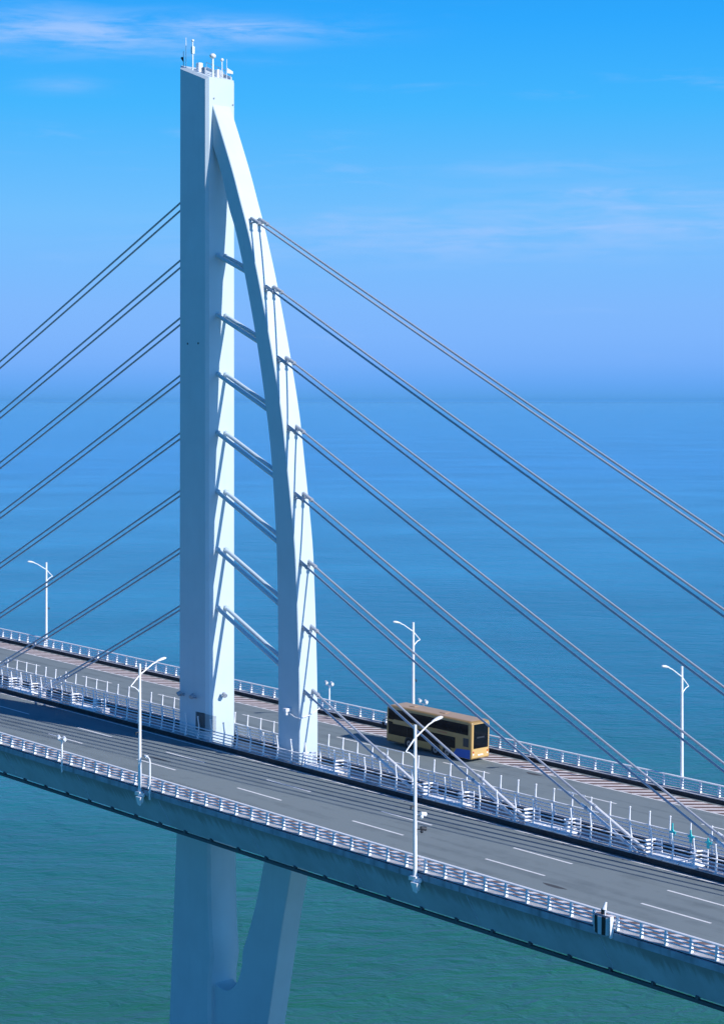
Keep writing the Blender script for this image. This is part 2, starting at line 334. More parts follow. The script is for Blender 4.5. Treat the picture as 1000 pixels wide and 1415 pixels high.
# road surfaces
for s in (-1, 1):
    a, b = sorted((s * 2.35, s * 17.55))
    road = strip('road_surface', a, b, .0, m_road, deck)
    def ln(y, w, nm='edge_line', x0=X0, x1=X1, z=.008, m=m_line): return strip(nm, y - w / 2, y + w / 2, z, m, road, x0, x1)
    ln(s * 2.76, .27); ln(s * 14.62, .22)
    for (y, x00) in ((s * 7.0, 17.8 if s < 0 else 37.3), (s * 11.05 if s < 0 else 10.7, 18.7 if s < 0 else 37.3)):
        dm = MB(); v = [dm.bm.verts.new(p) for p in ((0, -.115, 0), (6, -.115, -6 * G), (6, .115, -6 * G), (0, .115, 0))]; dm.bm.faces.new(v)
        me = dm.mesh('lane_dash', m_line)
        for k in range(-9, 9):
            x = x00 + 15 * k; link('lane_dash', me, road, (x, y, dz(x) + .008))
    # red-brown shoulder strip with pale diagonal stripes
    a, b = sorted((s * 14.78, s * 17.05))
    strip('shoulder_strip', a, b, .004, m_hatch, road)
    d = MB(); w = .60
    e_ = 1.9 * s; v = [d.bm.verts.new(p) for p in ((0, s * 14.76, 0), (w, s * 14.76, -w * G), (w + e_, s * 17.05, -(w + e_) * G), (e_, s * 17.05, -e_ * G))]; d.bm.faces.new(v)
    me = d.mesh('diagonal_stripe', m_hatchw)
    for k in range(-78, 80):
        x = k * 1.42 + .3; link('diagonal_stripe', me, road, (x, 0, dz(x) + .010))
    # kerbs
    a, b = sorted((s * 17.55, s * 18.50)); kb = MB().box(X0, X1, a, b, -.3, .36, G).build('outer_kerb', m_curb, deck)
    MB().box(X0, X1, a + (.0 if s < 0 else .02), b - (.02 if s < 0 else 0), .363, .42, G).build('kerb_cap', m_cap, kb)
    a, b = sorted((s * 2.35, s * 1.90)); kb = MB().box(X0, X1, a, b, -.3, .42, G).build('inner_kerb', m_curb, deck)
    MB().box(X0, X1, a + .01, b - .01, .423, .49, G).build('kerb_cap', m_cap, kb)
m_patch = mat('dark_patch', (.075, .08, .085), .8)  # small dark flat patches lying on the carriageways
for (x, y, w_, h_) in ((31.0, 13.7, .9, .16), (5.0, -9.4, 1.6, .10), (57.0, -12.6, 1.1, .12)):
    bmq = MB(); vs = [bmq.bm.verts.new((x + w_ * math.cos(a) * (1 + .2 * math.sin(3 * a)), y + h_ * 2 * math.sin(a), -G * (x + w_ * math.cos(a) * (1 + .2 * math.sin(3 * a))) + .006)) for a in [2 * math.pi * k / 14 for k in range(14)]]
    bmq.bm.faces.new(vs); bmq.build('dark_patch', m_patch, deck)
# ------------------------------------------------------------------ median slot: floors, service benches, duct
CAB_R = []; CAB_L = []
arch_pts = [(8.39, 50.45), (10.55, 43.85), (12.36, 37.1), (13.72, 30.65), (14.86, 24.35), (15.38, 18.17), (15.62, 12.2), (15.75, 6.3)]
for i, (x, z) in enumerate(arch_pts):
    sl = .4975 if i < 7 else .475
    xa = (z - .3 + sl * x) / (sl - G); CAB_R.append((x, z, xa))
for i in range(8):
    z = 53.85 - 5.76 * i; x = -2.19; sl = .4425
    xa = -(z - .3 - sl * x * -1) / (sl - G) if False else (z - .3 - sl * x) / (-(sl) - G) * 1.0
    # z(x') = z + sl*(x'+2.19) ; deck .3 - G x'  -> x' = (.3 - z - 2.19*sl)/(sl+G)
    xa = (.3 - z - 2.19 * sl) / (sl + G); CAB_L.append((x, z, xa))
anch = sorted([c[2] for c in CAB_R] + [c[2] for c in CAB_L] + [14.0 + .3])
fl = MB()
fl_me = MB().box(0, 4.6, -1.86, 1.86, -.55, -.42, G).mesh('service_floor', m_trench)
cap_me = MB().box(0.06, 1.5, -2.46, -.75, .495, .62, G).bevel(.03, 1).mesh('kerb_bench', m_white)
cab_me = MB().box(0, .9, -.5, .5, -.42, .25, G).bevel(.04, 1).mesh('anchor_cover', m_cap)
chev = []
for xa in anch:
    if not (-110 < xa < 112): continue
    if 5 < xa < 12: continue
    xs = xa + 2.9 if xa > 0 else xa + 9.6
    if -9 < xs < 3 or 8 < xs < 16: continue
    link('service_floor', fl_me, deck, (xs, 0, dz(xs)))
    for k in range(3): link('kerb_bench', cap_me, deck, (xs + .05 + k * 1.55, 0, dz(xs + k * 1.55)))
    link('anchor_cover', cab_me, deck, (xs + 1.9, .4, dz(xs + 1.9)))
    chev += [xs, xs + 4.3]
# cable trays running down the slot
for y, r in ((-1.25, .14), (1.2, .16), (.85, .10)):
    MB().tube([(X0, y, -1.25 - G * X0), (X1, y, -1.25 - G * X1)], r, 6).build('service_pipe', m_cap, deck)
# ------------------------------------------------------------------ railings
def outer_rail(s, label):
    t = empty('outer_railing', (0, s * 18.3, 0), label, 'railing')
    Y = 0.0
    for h, r in ((1.42, .095), (1.16, .058), (.93, .058), (.70, .058)):
        mb = MB(); mb.rail(X0, X1, 0.0 if h > 1.3 else -.14, h, r * 1.5, r * .85)
        autosmooth(mb.build('rail', m_white, t))
    # curved steel post: broad foot, waist, head
    mb = MB(); w = .068
    prof = [(s * .14, -.30), (s * .14, .36), (s * .12, .72), (s * .12, 1.1), (s * .08, 1.38), (-s * .07, 1.38), (-s * .10, 1.05), (-s * .14, .70), (-s * .14, .44), (s * .02, -.30)]
    a = [mb.bm.verts.new((-w, y, z)) for y, z in prof]; b = [mb.bm.verts.new((w, y, z)) for y, z in prof]; k = len(prof)
    mb.bm.faces.new(a); mb.bm.faces.new(b[::-1])
    for i in range(k): mb.bm.faces.new((a[(i + 1) % k], a[i], b[i], b[(i + 1) % k]))
    me = mb.mesh('post', m_white)
    x00 = (-155.37 + 147) if s < 0 else (-214.617 + 147)
    st = MB(); a0, a1 = (-16, 50) if s < 0 else (-8, 72)
    for k in range(-150, 190):
        x = x00 + 2 * k
        if a0 <= k <= a1: link('post', me, t, (x, 0, dz(x)))
        elif X0 < x < X1: st.box(x - .055, x + .055, min(s * .12, -s * .05), max(s * .12, -s * .05), .3 - G * x, 1.4 - G * x)
    tag(st.build('distant_posts', m_white, t), kind='stuff')
    return t
outer_rail(-1, 'white four-bar railing along the near edge of the deck, nearest the viewer')
outer_rail(1, 'white four-bar railing along the far edge of the deck, beyond the bus')
def inner_rail(s, label):
    t = empty('median_railing', (0, s * 2.12, 0), label, 'railing')
    for h in (.66, .95, 1.24, 1.53):
        autosmooth(MB().rail(X0, X1, -s * .02, h, .095, .05).build('rail', m_white, t))
    mb = MB(); kk = .14 if s < 0 else .07
    mb.tube([(0, 0, .42), (0, -s * kk * .4, .95), (0, -s * kk, 1.62), (0, -s * kk * .4, 2.1), (0, 0, 2.55)], [.085, .08, .072, .06, .055], 8)
    mb.box(-.13, .13, -.11, .11, .49, .53); mb.ball((0, 0, 2.58), .085, seg=8)
    me = mb.mesh('post', m_white)
    x00 = 25.36 if s < 0 else 13.86
    st = MB()
    for k in range(-200, 200):
        x = x00 + 2.0 * k
        if -84 < x < 84: link('post', me, t, (x, 0, dz(x)))
        elif X0 < x < X1: st.box(x - .06, x + .06, -.06, .06, .45 - G * x, 2.6 - G * x)
    tag(st.build('distant_posts', m_white, t), kind='stuff')
    # rails that turn in across the slot at the ends of each service bench
    if s < 0:
        rm = MB()
        for h in (.70, 1.0, 1.3, 1.6):
            rm.tube([(-.25, 0, h), (.0, .55, h + .02), (.12, .95, h), (.55, 1.05, h - .02)], .075, 6)
        rm.tube([(.55, 1.05, -.4), (.55, 1.05, 1.75)], .05, 6)
        rme = rm.mesh('return_rail', m_white)
        for x in chev:
            if -70 < x < 80: link('return_rail', rme, t, (x, 0, dz(x)))
    else:
        # lean upper bars seen over parts of the far railing
        for xa, xb in ((44.2, 47.2), (-40.5, -38.0), (21.5, 26)):
            MB().tube([(xa, 0, 2.62 - G * xa), (xb, 0, 2.62 - G * xb)], .04, 6).build('upper_bar', m_white, t)
    return t
inner_rail(-1, 'white railing with kinked posts on the kerb between the near carriageway and the pylon')
inner_rail(1, 'white railing with tall ball-topped posts on the kerb between the pylon and the bus carriageway')
# ------------------------------------------------------------------ pylon
tower = empty('bridge_pylon', (0, 0, 0), 'white sail-shaped pylon with a straight leg, a curved leg and struts between them', 'pylon')
def catmull(pts, n=8):
    P = [Vector((p[0], 0, p[1])) for p in pts]; out = []
    Q = [P[0] * 2 - P[1]] + P + [P[-1] * 2 - P[-2]]
    for i in range(1, len(Q) - 2):
        for k in range(n):
            t = k / n; a, b, c, d = Q[i - 1], Q[i], Q[i + 1], Q[i + 2]
            v = .5 * ((2 * b) + (c - a) * t + (2 * a - 5 * b + 4 * c - d) * t * t + (3 * b - a - 3 * c + d) * t ** 3)
            out.append((v.x, v.z))
    out.append((P[-1].x, P[-1].z)); return out
def bevel_prism(poly, hy, w, name, m, seg=1):
    mb = MB(); mb.prism(poly, -hy, hy); mb.bm.normal_update()
    # only the edges of the two side faces
    e = [e for e in mb.bm.edges if all(abs(abs(v.co.y) - hy) < 1e-5 for v in e.verts) and e.verts[0].co.y * e.verts[1].co.y > 0 and e.calc_face_angle(0) > R(60)]
    bmesh.ops.bevel(mb.bm, geom=e, offset=w, segments=seg, affect='EDGES', clamp_overlap=True)
    o = mb.build(name, m, tower); autosmooth(o, 25); return o
# straight leg, widening below the deck
leg = [(-2.19, 66.63), (2.37, 64.90), (2.37, 0), (2.62, -9.8), (2.66, -14), (2.85, -18), (3.15, -20.8), (2.75, -22.7), (2.62, -47.5), (-5.0, -47.5), (-3.99, -28.8), (-3.45, -20), (-2.79, -9.83), (-2.3, 0)]
bevel_prism(leg, 1.8, .28, 'straight_leg', m_pylon)
outer = [(2.2, 62.6), (3.0, 61.0), (5.33, 55.96), (6.67, 52.65), (7.88, 49.6), (9.40, 45.1), (11.25, 38.7), (12.8, 32.4), (13.6, 27.6), (14.68, 20.5), (15.05, 15.5), (15.34, 9.0), (15.42, 5.5), (15.42, 0),
         (15.05, -5), (14.2, -10.4), (12.8, -16.2), (11.0, -24.5), (9.4, -31), (8.0, -38), (7.0, -47.5)]
inner = [(2.0, 58.9), (2.55, 57.9), (3.76, 55.25), (4.9, 52.0), (5.95, 49.6), (7.33, 45.4), (9.19, 38.7), (10.62, 32.1), (11.36, 27.5), (12.02, 20.4), (12.22, 15.3), (12.3, 8.8), (12.28, 0),
         (11.5, -5), (10.2, -10.2), (9.08, -14.1), (7.85, -17.4), (7.05, -19.2), (6.85, -20.8), (6.05, -22.6), (4.7, -23.6), (3.1, -23.5), (2.2, -22.8)]
poly = catmull(outer, 6) + [(1.6, -47.5)] + catmull(inner, 6)[::-1]
bevel_prism(poly, 1.12, .26, 'curved_leg', m_pylon)
# struts: eight levels of slim twin bars
strut_a = [47.63, 41.81, 36.06, 30.31, 24.56, 18.89, 13.21]; strut_b = [(6.6, 45.85), (8.3, 39.15), (9.9, 32.6), (10.9, 26.3), (11.6, 20.05), (12.0, 14.15), (12.1, 8.45)]
for za, (xb, zb) in zip(strut_a, strut_b):
    for y in (-.5, .5):
        o = MB().tube([(2.2, y, za), (xb + .6, y, zb - .6 * (za - zb) / (xb - 2.2))], .20, 12).build('strut', m_pylon, tower); autosmooth(o)
        MB().tube([(2.36, y, za - .04), (2.62, y, za - .15)], .26, 10).build('strut_socket', m_pylon, tower)
# anchor sockets of the stays on the curved leg and the straight leg
for i, (x, z, xa) in enumerate(CAB_R):
    sl = .4975 if i < 7 else .475
    d = Vector((1, 0, -sl)).normalized()
    for y in (-.5, .5):
        p = Vector((x - .35, y, z + .35 * sl)); mb = MB()
        mb.tube([p - d * .5, p + d * .75], .17, 10); mb.tube([p + d * .75, p + d * .9], .21, 10)
        mb.box(p.x - .35, p.x + .35, y - .17, y + .17, p.z - .28, p.z - .16)
        mb.build('stay_socket', m_steel, tower)
for (x, z, xa) in CAB_L:
    for y in (-.5, .5):
        MB().tube([(x + .3, y, z + .13), (x - .35, y, z - .155)], .19, 10).build('stay_socket', m_steel, tower)
# roof: parapet lips, hatch boxes, masts
def rz(x): return 66.63 - (x + 2.19) * (1.73 / 4.56)
for y0, y1 in ((1.38, 1.5),):
    MB().quadbox([(-1.9, y0, rz(-1.9) - .05), (2.1, y0, rz(2.1) - .05), (2.1, y1, rz(2.1) - .05), (-1.9, y1, rz(-1.9) - .05),
                  (-1.9, y0, rz(-1.9) + .28), (2.1, y0, rz(2.1) + .28), (2.1, y1, rz(2.1) + .28), (-1.9, y1, rz(-1.9) + .28)]).build('roof_kerb', m_pylon, tower)
for (x, y, w, h) in ((-.4, -.6, .5, .8), (.7, -.9, .35, .6), (1.5, .2, .45, .7), (1.0, 1.0, .4, .5)):
    MB().box(x - w / 2, x + w / 2, y - w / 2, y + w / 2, rz(x) - .25, rz(x) + h).bevel(.03, 1).build('roof_box', m_steel if w < .42 else m_white, tower)
for (x, y, top, r, kind) in ((-1.45, -1.45, 69.3, .035, 'whip'), (-.55, -1.3, 68.9, .07, 'stack'), (1.95, -.75, 67.0, .11, 'dome'), (2.0, .35, 66.85, .055, 'ball'), (2.0, .95, 67.0, .03, 'fin'), (-1.8, -1.5, 68.0, .03, 'horn')):
    mb = MB(); mb.tube([(x, y, rz(x) - .2), (x, y, top)], [r, r * .8], 8)
    if kind == 'dome': mb.ball((x, y, top + .1), .32, (1, 1, .8), 12)
    if kind == 'ball': mb.ball((x, y, top), .17)
    if kind == 'stack':
        mb.box(x - .13, x + .13, y - .13, y + .13, top - 1.3, top - .6); mb.ball((x, y, top), .14)
    if kind == 'fin':
        mb.quadbox([(x - .05, y, rz(x) + .6), (x + .05, y, rz(x) + .6), (x + .35, y + .5, rz(x) + .5), (x + .25, y + .5, rz(x) + .5), (x - .05, y, rz(x) + 1.1), (x + .05, y, rz(x) + 1.1), (x + .35, y + .5, rz(x) + .75), (x + .25, y + .5, rz(x) + .75)])
    if kind == 'horn': mb.tube([(x, y, rz(x) + .5), (x - .25, y, rz(x) + .9)], [.05, .14], 8)
    mb.build('antenna_mast', m_white if kind != 'horn' else m_dark, tower)
pr = MB()
for x in (-1.8, -.8, .2, 1.2, 2.1): pr.tube([(x, 1.35, rz(x)), (x, 1.35, rz(x) + .75)], .025, 5)
pr.tube([(-1.8, 1.35, rz(-1.8) + .75), (2.1, 1.35, rz(2.1) + .75)], .025, 5)
pr.build('roof_handrail', m_steel, tower)
# service openings and lights
for (x, z) in ((-.7, 39.0), (1.0, 39.0)): MB().box(x - .07, x + .07, -1.84, -1.78, z - .09, z + .09).build('port', m_dark, tower)
for (y, z) in ((-.95, 62.9), (.1 + 1.3, 62.5)): MB().tube([(2.36, y, z), (2.46, y, z)], .09, 8).build('port', m_steel, tower)
def floodlight(p, d):
    mb = MB(); p = Vector(p); d = Vector(d).normalized()
    mb.tube([p, p + d * .35], .05, 6); mb.tube([p + d * .35 + Vector((0, 0, .18)), p + d * .75 - Vector((0, 0, .05))], [.16, .24], 10)
    mb.box(p.x + d.x * .3 - .2, p.x + d.x * .3 + .2, p.y + d.y * .3 - .2, p.y + d.y * .3 + .2, p.z - .2, p.z - .12)
    return mb
floodlight((-1.2, -1.8, 4.5), (-.3, -1, 0)).build('floodlight', m_steel, tower)
floodlight((.45, -1.8, 4.45), (.4, -1, 0)).build('floodlight', m_steel, tower)
floodlight((2.36, .05, 4.6), (1, -.2, 0)).build('floodlight', m_steel, tower)
cb = MB(); cb.box(13.75, 14.25, -1.75, -1.15, 4.55, 4.85); cb.box(13.85, 14.1, -1.6, -1.4, 4.2, 4.6); cb.bevel(.03, 1).build('surveillance_camera', m_white, tower)
cr = MB(); cr.tube([(14.1, -1.3, 4.45), (14.9, -1.32, 4.15), (15.55, -1.2, 4.05), (15.6, 0, 4.25), (15.6, 1.2, 4.75), (14.6, 1.3, 5.0)], .045, 6); cr.build('cable_band', m_white, tower)
# mesh screen beside the straight leg
scr = bpy.data.materials.new('dark_mesh'); scr.use_nodes = True; b = scr.node_tree.nodes['Principled BSDF']; b.inputs['Base Color'].default_value = (.055, .06, .07, 1); b.inputs['Roughness'].default_value = .6; b.inputs['Alpha'].default_value = .45
sc = MB().box(.7, 2.15, -1.90, -1.86, 1.2, 2.95); sc.build('mesh_screen', scr, tower)
scr2 = scr.copy(); scr2.name = 'light_mesh'; scr2.node_tree.nodes['Principled BSDF'].inputs['Alpha'].default_value = .22
MB().box(2.2, 3.9, -1.90, -1.86, 1.2, 2.9).build('mesh_screen', scr2, tower)
# pile cap in the sea
MB().box(-12, 18, -9, 9, -50, -44).bevel(1.2, 3).build('pile_cap', m_cap, tower)
# ------------------------------------------------------------------ stay cables
ordn = ['highest', 'second highest', 'third highest', 'fourth highest', 'fourth lowest', 'third lowest', 'second lowest', 'lowest']
def stay(name, p0, p1, label, grp):
    t = empty(name, p1, label, 'stay cable', grp); p0 = Vector(p0) - Vector(p1); l = p0.length; d = p0.normalized()
    n = 12; pts = []
    for k in range(n + 1):
        u = k / n; sag = -l * .0035 * 4 * u * (1 - u); pts.append(p0 * u + Vector((0, 0, sag)))
    autosmooth(MB().tube(pts, .098, 8).build('cable', m_cable, t))
    o = MB(); o.tube([d * -.6, d * 5.2], .145, 10); o.tube([d * 5.2, d * 5.7], [.145, .11], 10); autosmooth(o.build('anchor_pipe', m_sheath2, t), 30)
    MB().tube([d * 4.95, d * 5.2], .18, 10).build('pipe_collar', m_steel, t)
    return t
for i, (x, z, xa) in enumerate(CAB_R):
    for y, nm in ((-.5, 'near'), (.5, 'far')):
        stay('stay_cable', (x, y, z), (xa, y, dz(xa) + .3), '%s strand of the %s stay pair running right from the curved leg' % (nm, ordn[i]), 'twin stay cables on the right of the pylon')
for i, (x, z, xa) in enumerate(CAB_L):
    for y, nm in ((-.5, 'near'), (.5, 'far')):
        stay('stay_cable', (x, y, z), (xa, y, dz(xa) + .3), '%s strand of the %s stay pair running left from the straight leg' % (nm, ordn[i]), 'twin stay cables on the left of the pylon')
# ------------------------------------------------------------------ street lamps
def lamp_proto():
    t = empty('street_lamp', (0, 0, 0))
    H = 11.1
    autosmooth(MB().tube([(0, 0, -.3), (0, 0, .4), (0, 0, H)], [.17, .155, .115], 10).build('pole', m_white, t))
    a = MB(); a.tube([(0, -.95, 9.25), (0, 0, 10.15), (0, 1.35, 10.95), (0, 1.9, 11.15)], [.045, .06, .055, .05], 8); autosmooth(a.build('arm', m_white, t), 40)
    a = MB(); a.tube([(0, -.95, 9.25), (0, -.55, 9.12), (0, -.2, 8.85), (0, 0, 8.55)], .045, 6); autosmooth(a.build('brace', m_white, t), 40)
    h = MB(); h.tube([(0, 1.7, 11.08), (0, 2.0, 11.2), (0, 2.35, 11.32), (0, 2.65, 11.38), (0, 2.8, 11.38)], [.06, .14, .2, .18, .06], 10)
    for v in h.bm.verts: v.co.z = 11.2 + (v.co.z - 11.2) * .62 + (v.co.y - 1.7) * .04
    autosmooth(h.build('lamp_head', m_white, t))
    MB().tube([(.0, -.15, 5.2), (0, -.42, 5.2), (0, -.42, 5.0)], .07, 6).build('cable_gland', m_dark, t)
    b = MB(); b.box(-.62, .62, -.1, .1, -.28, .02); b.box(-.3, .3, -.25, .12, -.02, .12); b.bevel(.02, 1).build('base_plate', m_white, t)
    b = MB(); b.quadbox([(.05, -.3, -.95), (.45, -.3, -1.05), (.45, .05, -.8), (.05, .05, -.8), (-.15, -.35, -.3), (.55, -.35, -.3), (.55, .05, -.3), (-.15, .05, -.3)]); b.bevel(.02, 1).build('base_bracket', m_white, t)
    return t
lamp = lamp_proto()
lamps = [(49.05, -18.78, 0, 'tall white street lamp at the near deck edge in front of the bus'),
         (14.95, -18.78, 0, 'white street lamp at the near deck edge, left of the pylon'),
         (9.9, 18.78, math.pi, 'white street lamp on the far deck edge rising from behind the bus'),
         (44.0, 18.78, math.pi, 'white street lamp on the far deck edge, to the right of the bus'),
         (-57.9, 18.78, math.pi, 'smallest and most distant white street lamp, far deck edge left of the pylon')]
for i, (x, y, rzz, lb) in enumerate(lamps):
    o = lamp if i == 0 else dup(lamp)
    o.location = (x, y, dz(x)); o.rotation_euler = (0, 0, rzz)
    tag(o, lb, 'street lamp', 'street lamps along the deck edges')
# cameras clipped to the nearest lamp's pole
for (h, y, m, nm, lb, cat) in ((4.55, -18.5, m_white, 'pole_camera', 'small white camera clipped to the nearest lamp pole', 'camera'), (3.5, -18.5, m_dark, 'pole_siren', 'small dark horn on the nearest lamp pole below its white camera', 'horn')):
    x = 49.05; t = empty(nm, (x, y, dz(x) + h), lb, cat)
    MB().tube([(0, -.2, .0), (.45, .05, .0)], .04, 6).build('bracket', m, t)
    c = MB(); c.tube([(.42, -.12, .14), (.46, .32, .02)], [.13, .17], 10); c.ball((.45, -.05, -.12), .13); c.build('body', m, t)
# ------------------------------------------------------------------ short posts with cameras
def cam_post(x, y, h, heads, label, side):
    t = empty('camera_post', (x, y, dz(x)), label, 'camera post', 'short camera posts on the deck edges')
    autosmooth(MB().tube([(0, 0, -.4), (0, 0, h - .35), (0, 0, h)], [.09, .08, .07], 8).build('post', m_white, t))
    MB().tube([(0, 0, .15), (0, 0, .3)], .14, 8).build('post_collar', m_white, t)
    if heads == 2:
        MB().tube([(-.55, -.1, h + .02), (-.3, 0, h - .1), (.3, 0, h - .1), (.55, .1, h + .02)], .045, 6).build('cross_arm', m_white, t)
        for sx_ in (-1, 1):
            c = MB(); c.tube([(sx_ * .45 - .3, .12, h + .26), (sx_ * .45 + .22, -.12, h + .16)], [.12, .155], 8); c.ball((sx_ * .45, 0, h + .0), .13, seg=8)
            c.build('camera_head', m_white, t)
    else:
        MB().tube([(0, 0, h - .05), (-.05, 0, h + .16), (-.28, 0, h + .3), (-.6, .0, h + .34)], .065, 6).build('cross_arm', m_white, t)
        c = MB(); c.tube([(-.72, .0, h + .36), (-.42, 0, h + .30)], [.11, .14], 8); c.build('camera_head', m_white, t)
    return t
cam_post(2.65, -18.62, 2.55, 2, 'short white post with two camera heads at the near deck edge, far left', -1)
cam_post(16.2, -18.62, 2.9, 1, 'short white post with one hooked camera head just right of the near-left lamp', -1)
cam_post(-2.8, 18.62, 3.0, 2, 'short white post with two camera heads at the far deck edge beside the curved leg', 1)
cam_post(11.5, 18.62, 3.15, 2, 'short white post whose camera heads show just above the bus roof', 1)
# ------------------------------------------------------------------ striped marker on the near railing
mk = empty('striped_marker', (66.6, -18.62, dz(66.6)), 'black and white striped half-round marker board hung on the near railing', 'marker board')
m_blk = mat('black_paint', (.012, .013, .02), .5); m_mw = mat('marker_white', (.55, .60, .68), .5)
nst = 7; cpts = []
for k in range(nst + 1):
    a = math.pi * (1.0 - k / nst); cpts.append((.78 * math.cos(a), -.30 * math.sin(a)))
for k in range(nst):
    (xa, ya), (xb, yb) = cpts[k], cpts[k + 1]; t_ = .05; zt = 1.22; zb_ = .05
    za_ = .05 + .28 * max(0, -xa) ** 2; zb_ = .05 + .28 * max(0, -xb) ** 2; MB().quadbox([(xa * .93, ya, za_), (xb * .93, yb, zb_), (xb * .93, yb + t_, zb_), (xa * .93, ya + t_, za_), (xa, ya, zt), (xb, yb, zt), (xb, yb + t_, zt), (xa, ya + t_, zt)]).build('stripe_panel', m_blk if k % 2 == 0 else m_mw, mk)
MB().box(.80, .90, -.26, .08, -.08, 1.32).bevel(.02, 1).build('side_board', m_white, mk)
MB().box(-.74, .78, .06, .10, .35, 1.24).build('back_board', m_steel, mk)
tp = MB(); tp.tube([(.15, .1, 1.2), (.15, .1, 1.75)], .05, 6); tp.tube([(.15, .0, 1.62), (.15, .2, 2.1)], [.16, .07], 8); tp.build('warning_light', m_white, mk)
MB().box(-.12, .05, .0, .2, 1.3, 1.65).build('lamp_box', m_dark, mk)
# ------------------------------------------------------------------ turquoise ribbons on the median railing
m_teal = mat('turquoise_ribbon', (.06, .80, .76), .5)
for k, (x, z, lb) in enumerate(((56.2, 1.55, 'turquoise ribbon tied to the far median railing, leftmost of three'), (57.95, 1.52, 'turquoise ribbon tied to the far median railing, middle one of three'), (59.6, 1.40, 'turquoise ribbon tied to the far median railing, rightmost of three'))):
    mb = MB(); h = .62 - .16 * k
    mb.box(-.06, .06, -.10, -.05, -.35, h); mb.quadbox([(-.28, -.10, -.12), (.3, -.10, -.2), (.3, -.05, -.2), (-.28, -.05, -.12), (-.28, -.10, .0), (.34, -.10, .02), (.34, -.05, .02), (-.28, -.05, .0)])
    mb.box(-.10, .12, -.12, -.04, -.5, .12)
    tag(mb.build('ribbon', m_teal, None, loc=(x, 2.02, dz(x) + z)), lb, 'ribbon', 'turquoise ribbons on the median railing')
# ------------------------------------------------------------------ double-decker bus (drives towards -X)
bx, by = 24.25, 12.42   # rear end, near side
BW, BL, BH = 2.5, 11.7, 3.86
bus = empty('double_decker_bus', (bx - BL / 2, by + BW / 2, dz(bx - BL / 2)), 'gold double-decker bus with black windows and a blue rear skirt, on the far carriageway', 'bus')
bus.rotation_euler = (0, math.atan(G), 0)
m_gold = mat('shaded_gold_coachwork', (.36, .225, .08), .32, var=.06, spec=.5, coat=.3)  # body gold darkened: the shade on the bus side is put into the colour
m_gold_lit = mat('sunlit_rear_gold', (.66, .43, .16), .35, var=.05, coat=.3)  # same gold, lighter: sunlight on the rear is put into the colour
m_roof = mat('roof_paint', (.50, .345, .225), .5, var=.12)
m_glass = mat('bus_glass', (.006, .008, .012), .12, var=.2, spec=.22)
m_blue = mat('blue_coachwork', (.010, .10, .44), .35, var=.05)
m_tyre = mat('tyre', (.012, .012, .014), .9); m_hub = mat('wheel_hub', (.30, .30, .31), .4, metal=.5)
hx, hy = BL / 2, BW / 2
b_ = MB()
def rr_section(x, y0, y1, z0, z1, r, n=4):
    pts = []
    for cy_, cz_, a0 in ((y1 - r, z1 - r, 0), (y0 + r, z1 - r, 90)):
        for k in range(n + 1):
            a = R(a0 + 90 * k / n); pts.append((x, cy_ + r * math.cos(a), cz_ + r * math.sin(a)))
    pts += [(x, y0, z0), (x, y1, z0)]; return pts
secs = []
for x, ins, top, bot in ((-hx, .16, BH - .42, .42), (-hx + .10, .06, BH - .14, .34), (-hx + .35, 0, BH - .02, .32), (-hx + .9, 0, BH, .32), (hx - .5, 0, BH, .32), (hx - .14, 0, BH - .02, .32), (hx - .03, .05, BH - .10, .36), (hx, .12, BH - .22, .42)):
    secs.append([b_.bm.verts.new(p) for p in rr_section(x, -hy + ins, hy - ins, bot, top, .22)])
for A, B in zip(secs, secs[1:]):
    for k in range(len(A)): b_.bm.faces.new((A[k], A[(k + 1) % len(A)], B[(k + 1) % len(B)], B[k]))
b_.bm.faces.new(secs[0][::-1]); b_.bm.faces.new(secs[-1])
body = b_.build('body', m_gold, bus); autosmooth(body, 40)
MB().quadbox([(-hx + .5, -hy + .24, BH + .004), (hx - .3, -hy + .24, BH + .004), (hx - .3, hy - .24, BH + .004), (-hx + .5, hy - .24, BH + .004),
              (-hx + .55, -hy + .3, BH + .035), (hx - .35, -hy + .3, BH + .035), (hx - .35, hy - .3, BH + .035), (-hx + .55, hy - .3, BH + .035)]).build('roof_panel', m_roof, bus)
for x in (-3.2, 1.0): MB().box(x - .4, x + .4, -.3, .3, BH + .035, BH + .10).bevel(.03, 1).build('roof_hatch', m_roof, bus)
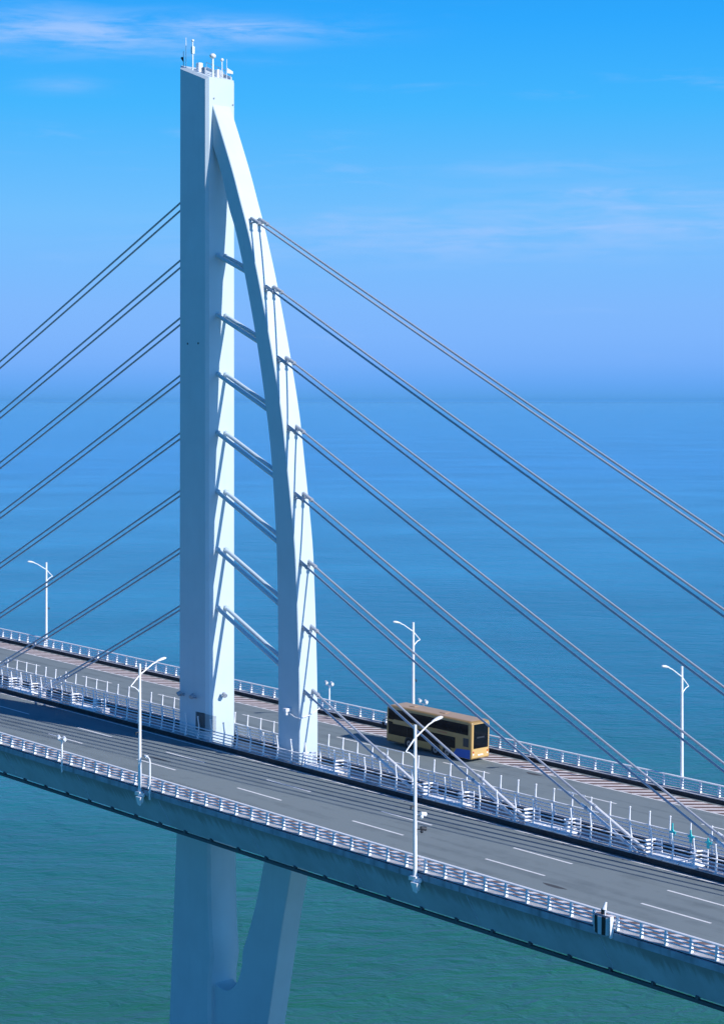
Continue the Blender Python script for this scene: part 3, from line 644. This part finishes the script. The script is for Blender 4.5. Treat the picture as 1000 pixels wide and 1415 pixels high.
for s in (-1, 1):
    yy = s * (hy + .012)
    def panel(nm, x0, x1, z0, z1, m, parent=bus, d=.012, yo=0):
        y = s * (hy + .002 + yo); return MB().box(x0, x1, min(y, y + s * d), max(y, y + s * d), z0, z1).build(nm, m, parent)
    panel('window_band', -hx + .9, hx - .40, 2.56, 3.54, m_glass, d=.005); panel('window_band', -hx + .40, hx - 2.1, 1.06, 2.12, m_glass, d=.005)
    # upper deck windows
    up0, up1 = -hx + 1.15, hx - .45; n = 7; wlen = (up1 - up0) / n
    for k in range(n): panel('upper_window', up0 + k * wlen + .025, up0 + (k + 1) * wlen - .025, 2.56, 3.50, m_glass)
    lo0, lo1 = -hx + 2.2, hx - 2.15; n = 5; wl = (lo1 - lo0) / n
    for k in range(n): panel('lower_window', lo0 + k * wl + .025, lo0 + (k + 1) * wl - .025, 1.10, 2.10, m_glass)
    panel('cab_window', -hx + .42, -hx + 2.12, 1.05, 2.12, m_glass); panel('front_quarter_glass', -hx + .36, -hx + 1.13, 2.50, 3.56, m_glass)
    panel('dark_front_band', -hx + .38, -hx + 1.0, 2.13, 2.29, m_glass)
    panel('rear_vent', hx - 1.05, hx - .35, 1.45, 2.25, m_dark, d=.018)
    # blue skirt rises towards the rear
    y = s * (hy + .003); y2 = s * (hy + .016); a_, c_ = min(y, y2), max(y, y2)
    MB().quadbox([(hx - 2.5, a_, .36), (hx - .14, a_, .36), (hx - .14, c_, .36), (hx - 2.5, c_, .36), (hx - 1.9, a_, 1.12), (hx - .14, a_, 1.22), (hx - .14, c_, 1.22), (hx - 1.9, c_, 1.12)]).build('blue_skirt', m_blue, bus)
    panel('skirt_line', -hx + .5, hx - 3.2, .34, .42, m_dark)
    panel('door_seam', -hx + 3.0, -hx + 3.04, .45, 2.1, m_dark, d=.016)
    for k in range(6): panel('side_mark', -1.0 + 2.4 + k * .22, -1.0 + 2.54 + k * .22, 2.30, 2.42, mat('faded_red', (.35, .10, .05), .5) if k == 0 and s < 0 else bpy.data.materials['faded_red'])
    # wheels
    for wx in (24.25 - 15.9, 24.25 - 19.55, 24.25 - 21.1):
        X = hx - wx
        wv = MB().tube([(0, -s * .30, 0), (0, 0, 0)], .52, 20); w = wv.build('wheel', m_tyre, bus, loc=(X, s * (hy + .02), .52))
        MB().tube([(0, 0, 0), (0, s * .03, 0)], .30, 14).build('hub', m_hub, w)
        MB().tube([(0, s * .02, 0), (0, s * .06, 0)], .10, 8).build('hub_cap', m_dark, w)
        ar = MB(); ar.tube([(X, s * (hy - .05), .56), (X, s * (hy + .010), .56)], .64, 22); ar.build('wheel_arch', m_dark, bus)
# rear
MB().box(hx - .06, hx + .005, -hy + .13, hy - .13, .44, 1.30).bevel(.02, 1).build('rear_panel', m_gold_lit, bus)
for a0, a1 in ((-hy + .13, -hy + .30), (hy - .22, hy - .13)): MB().box(hx - .06, hx + .004, a0, a1, 1.303, BH - .28).build('rear_pillar', m_gold_lit, bus)
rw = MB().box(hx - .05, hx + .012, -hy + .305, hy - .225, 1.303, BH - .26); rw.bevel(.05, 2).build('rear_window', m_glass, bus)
MB().box(hx - .05, hx + .006, -hy + .31, hy - .23, BH - .257, BH - .20).build('rear_header', m_gold_lit, bus)
MB().box(hx - .02, hx + .03, -.35, .35, .62, .75).build('number_plate', m_line, bus)
MB().box(hx + .013, hx + .02, -.5, .5, 2.25, 2.4).build('rear_sign', m_dark, bus)
m_red = mat('tail_lamp', (.55, .02, .02), .3)
for s in (-1, 1):
    for z in (1.0, .78): MB().tube([(hx + .0, s * .95, z), (hx + .03, s * .95, z)], .085, 8).build('tail_light', m_red if z > .9 else m_line, bus)
    mm = MB(); mm.tube([(-hx + .15, s * (hy - .05), 2.5), (-hx - .15, s * (hy + .22), 2.35), (-hx - .15, s * (hy + .22), 2.0)], .04, 6); mm.box(-hx - .22, -hx - .08, min(s * (hy + .12), s * (hy + .32)), max(s * (hy + .12), s * (hy + .32)), 1.7, 2.1); mm.build('wing_mirror', m_dark, bus)
# front (faces away from the camera)
MB().box(-hx - .012, -hx + .03, -hy + .28, hy - .28, 1.15, 2.25).build('windscreen', m_glass, bus)
MB().box(-hx - .010, -hx + .03, -hy + .28, hy - .28, 2.5, BH - .55).build('upper_windscreen', m_glass, bus)
for s in (-1, 1): MB().box(-hx - .02, -hx + .03, s * .8 - .15, s * .8 + .15, .62, .82).build('headlight', m_line, bus)
# ------------------------------------------------------------------ haze
hz = MB(); hz.box(-72000, 72000, -72000, 72000, WATER - 4, 73)
m_hz = bpy.data.materials.new('haze_air'); m_hz.use_nodes = True; t = m_hz.node_tree
for n in list(t.nodes): t.nodes.remove(n)
o_ = t.nodes.new('ShaderNodeOutputMaterial'); v_ = t.nodes.new('ShaderNodeVolumePrincipled')
v_.inputs['Color'].default_value = (.20, .60, 1.0, 1); v_.inputs['Density'].default_value = .00001; v_.inputs['Anisotropy'].default_value = 0.0
t.links.new(v_.outputs[0], o_.inputs['Volume'])
tag(hz.build('haze', m_hz), kind='stuff')
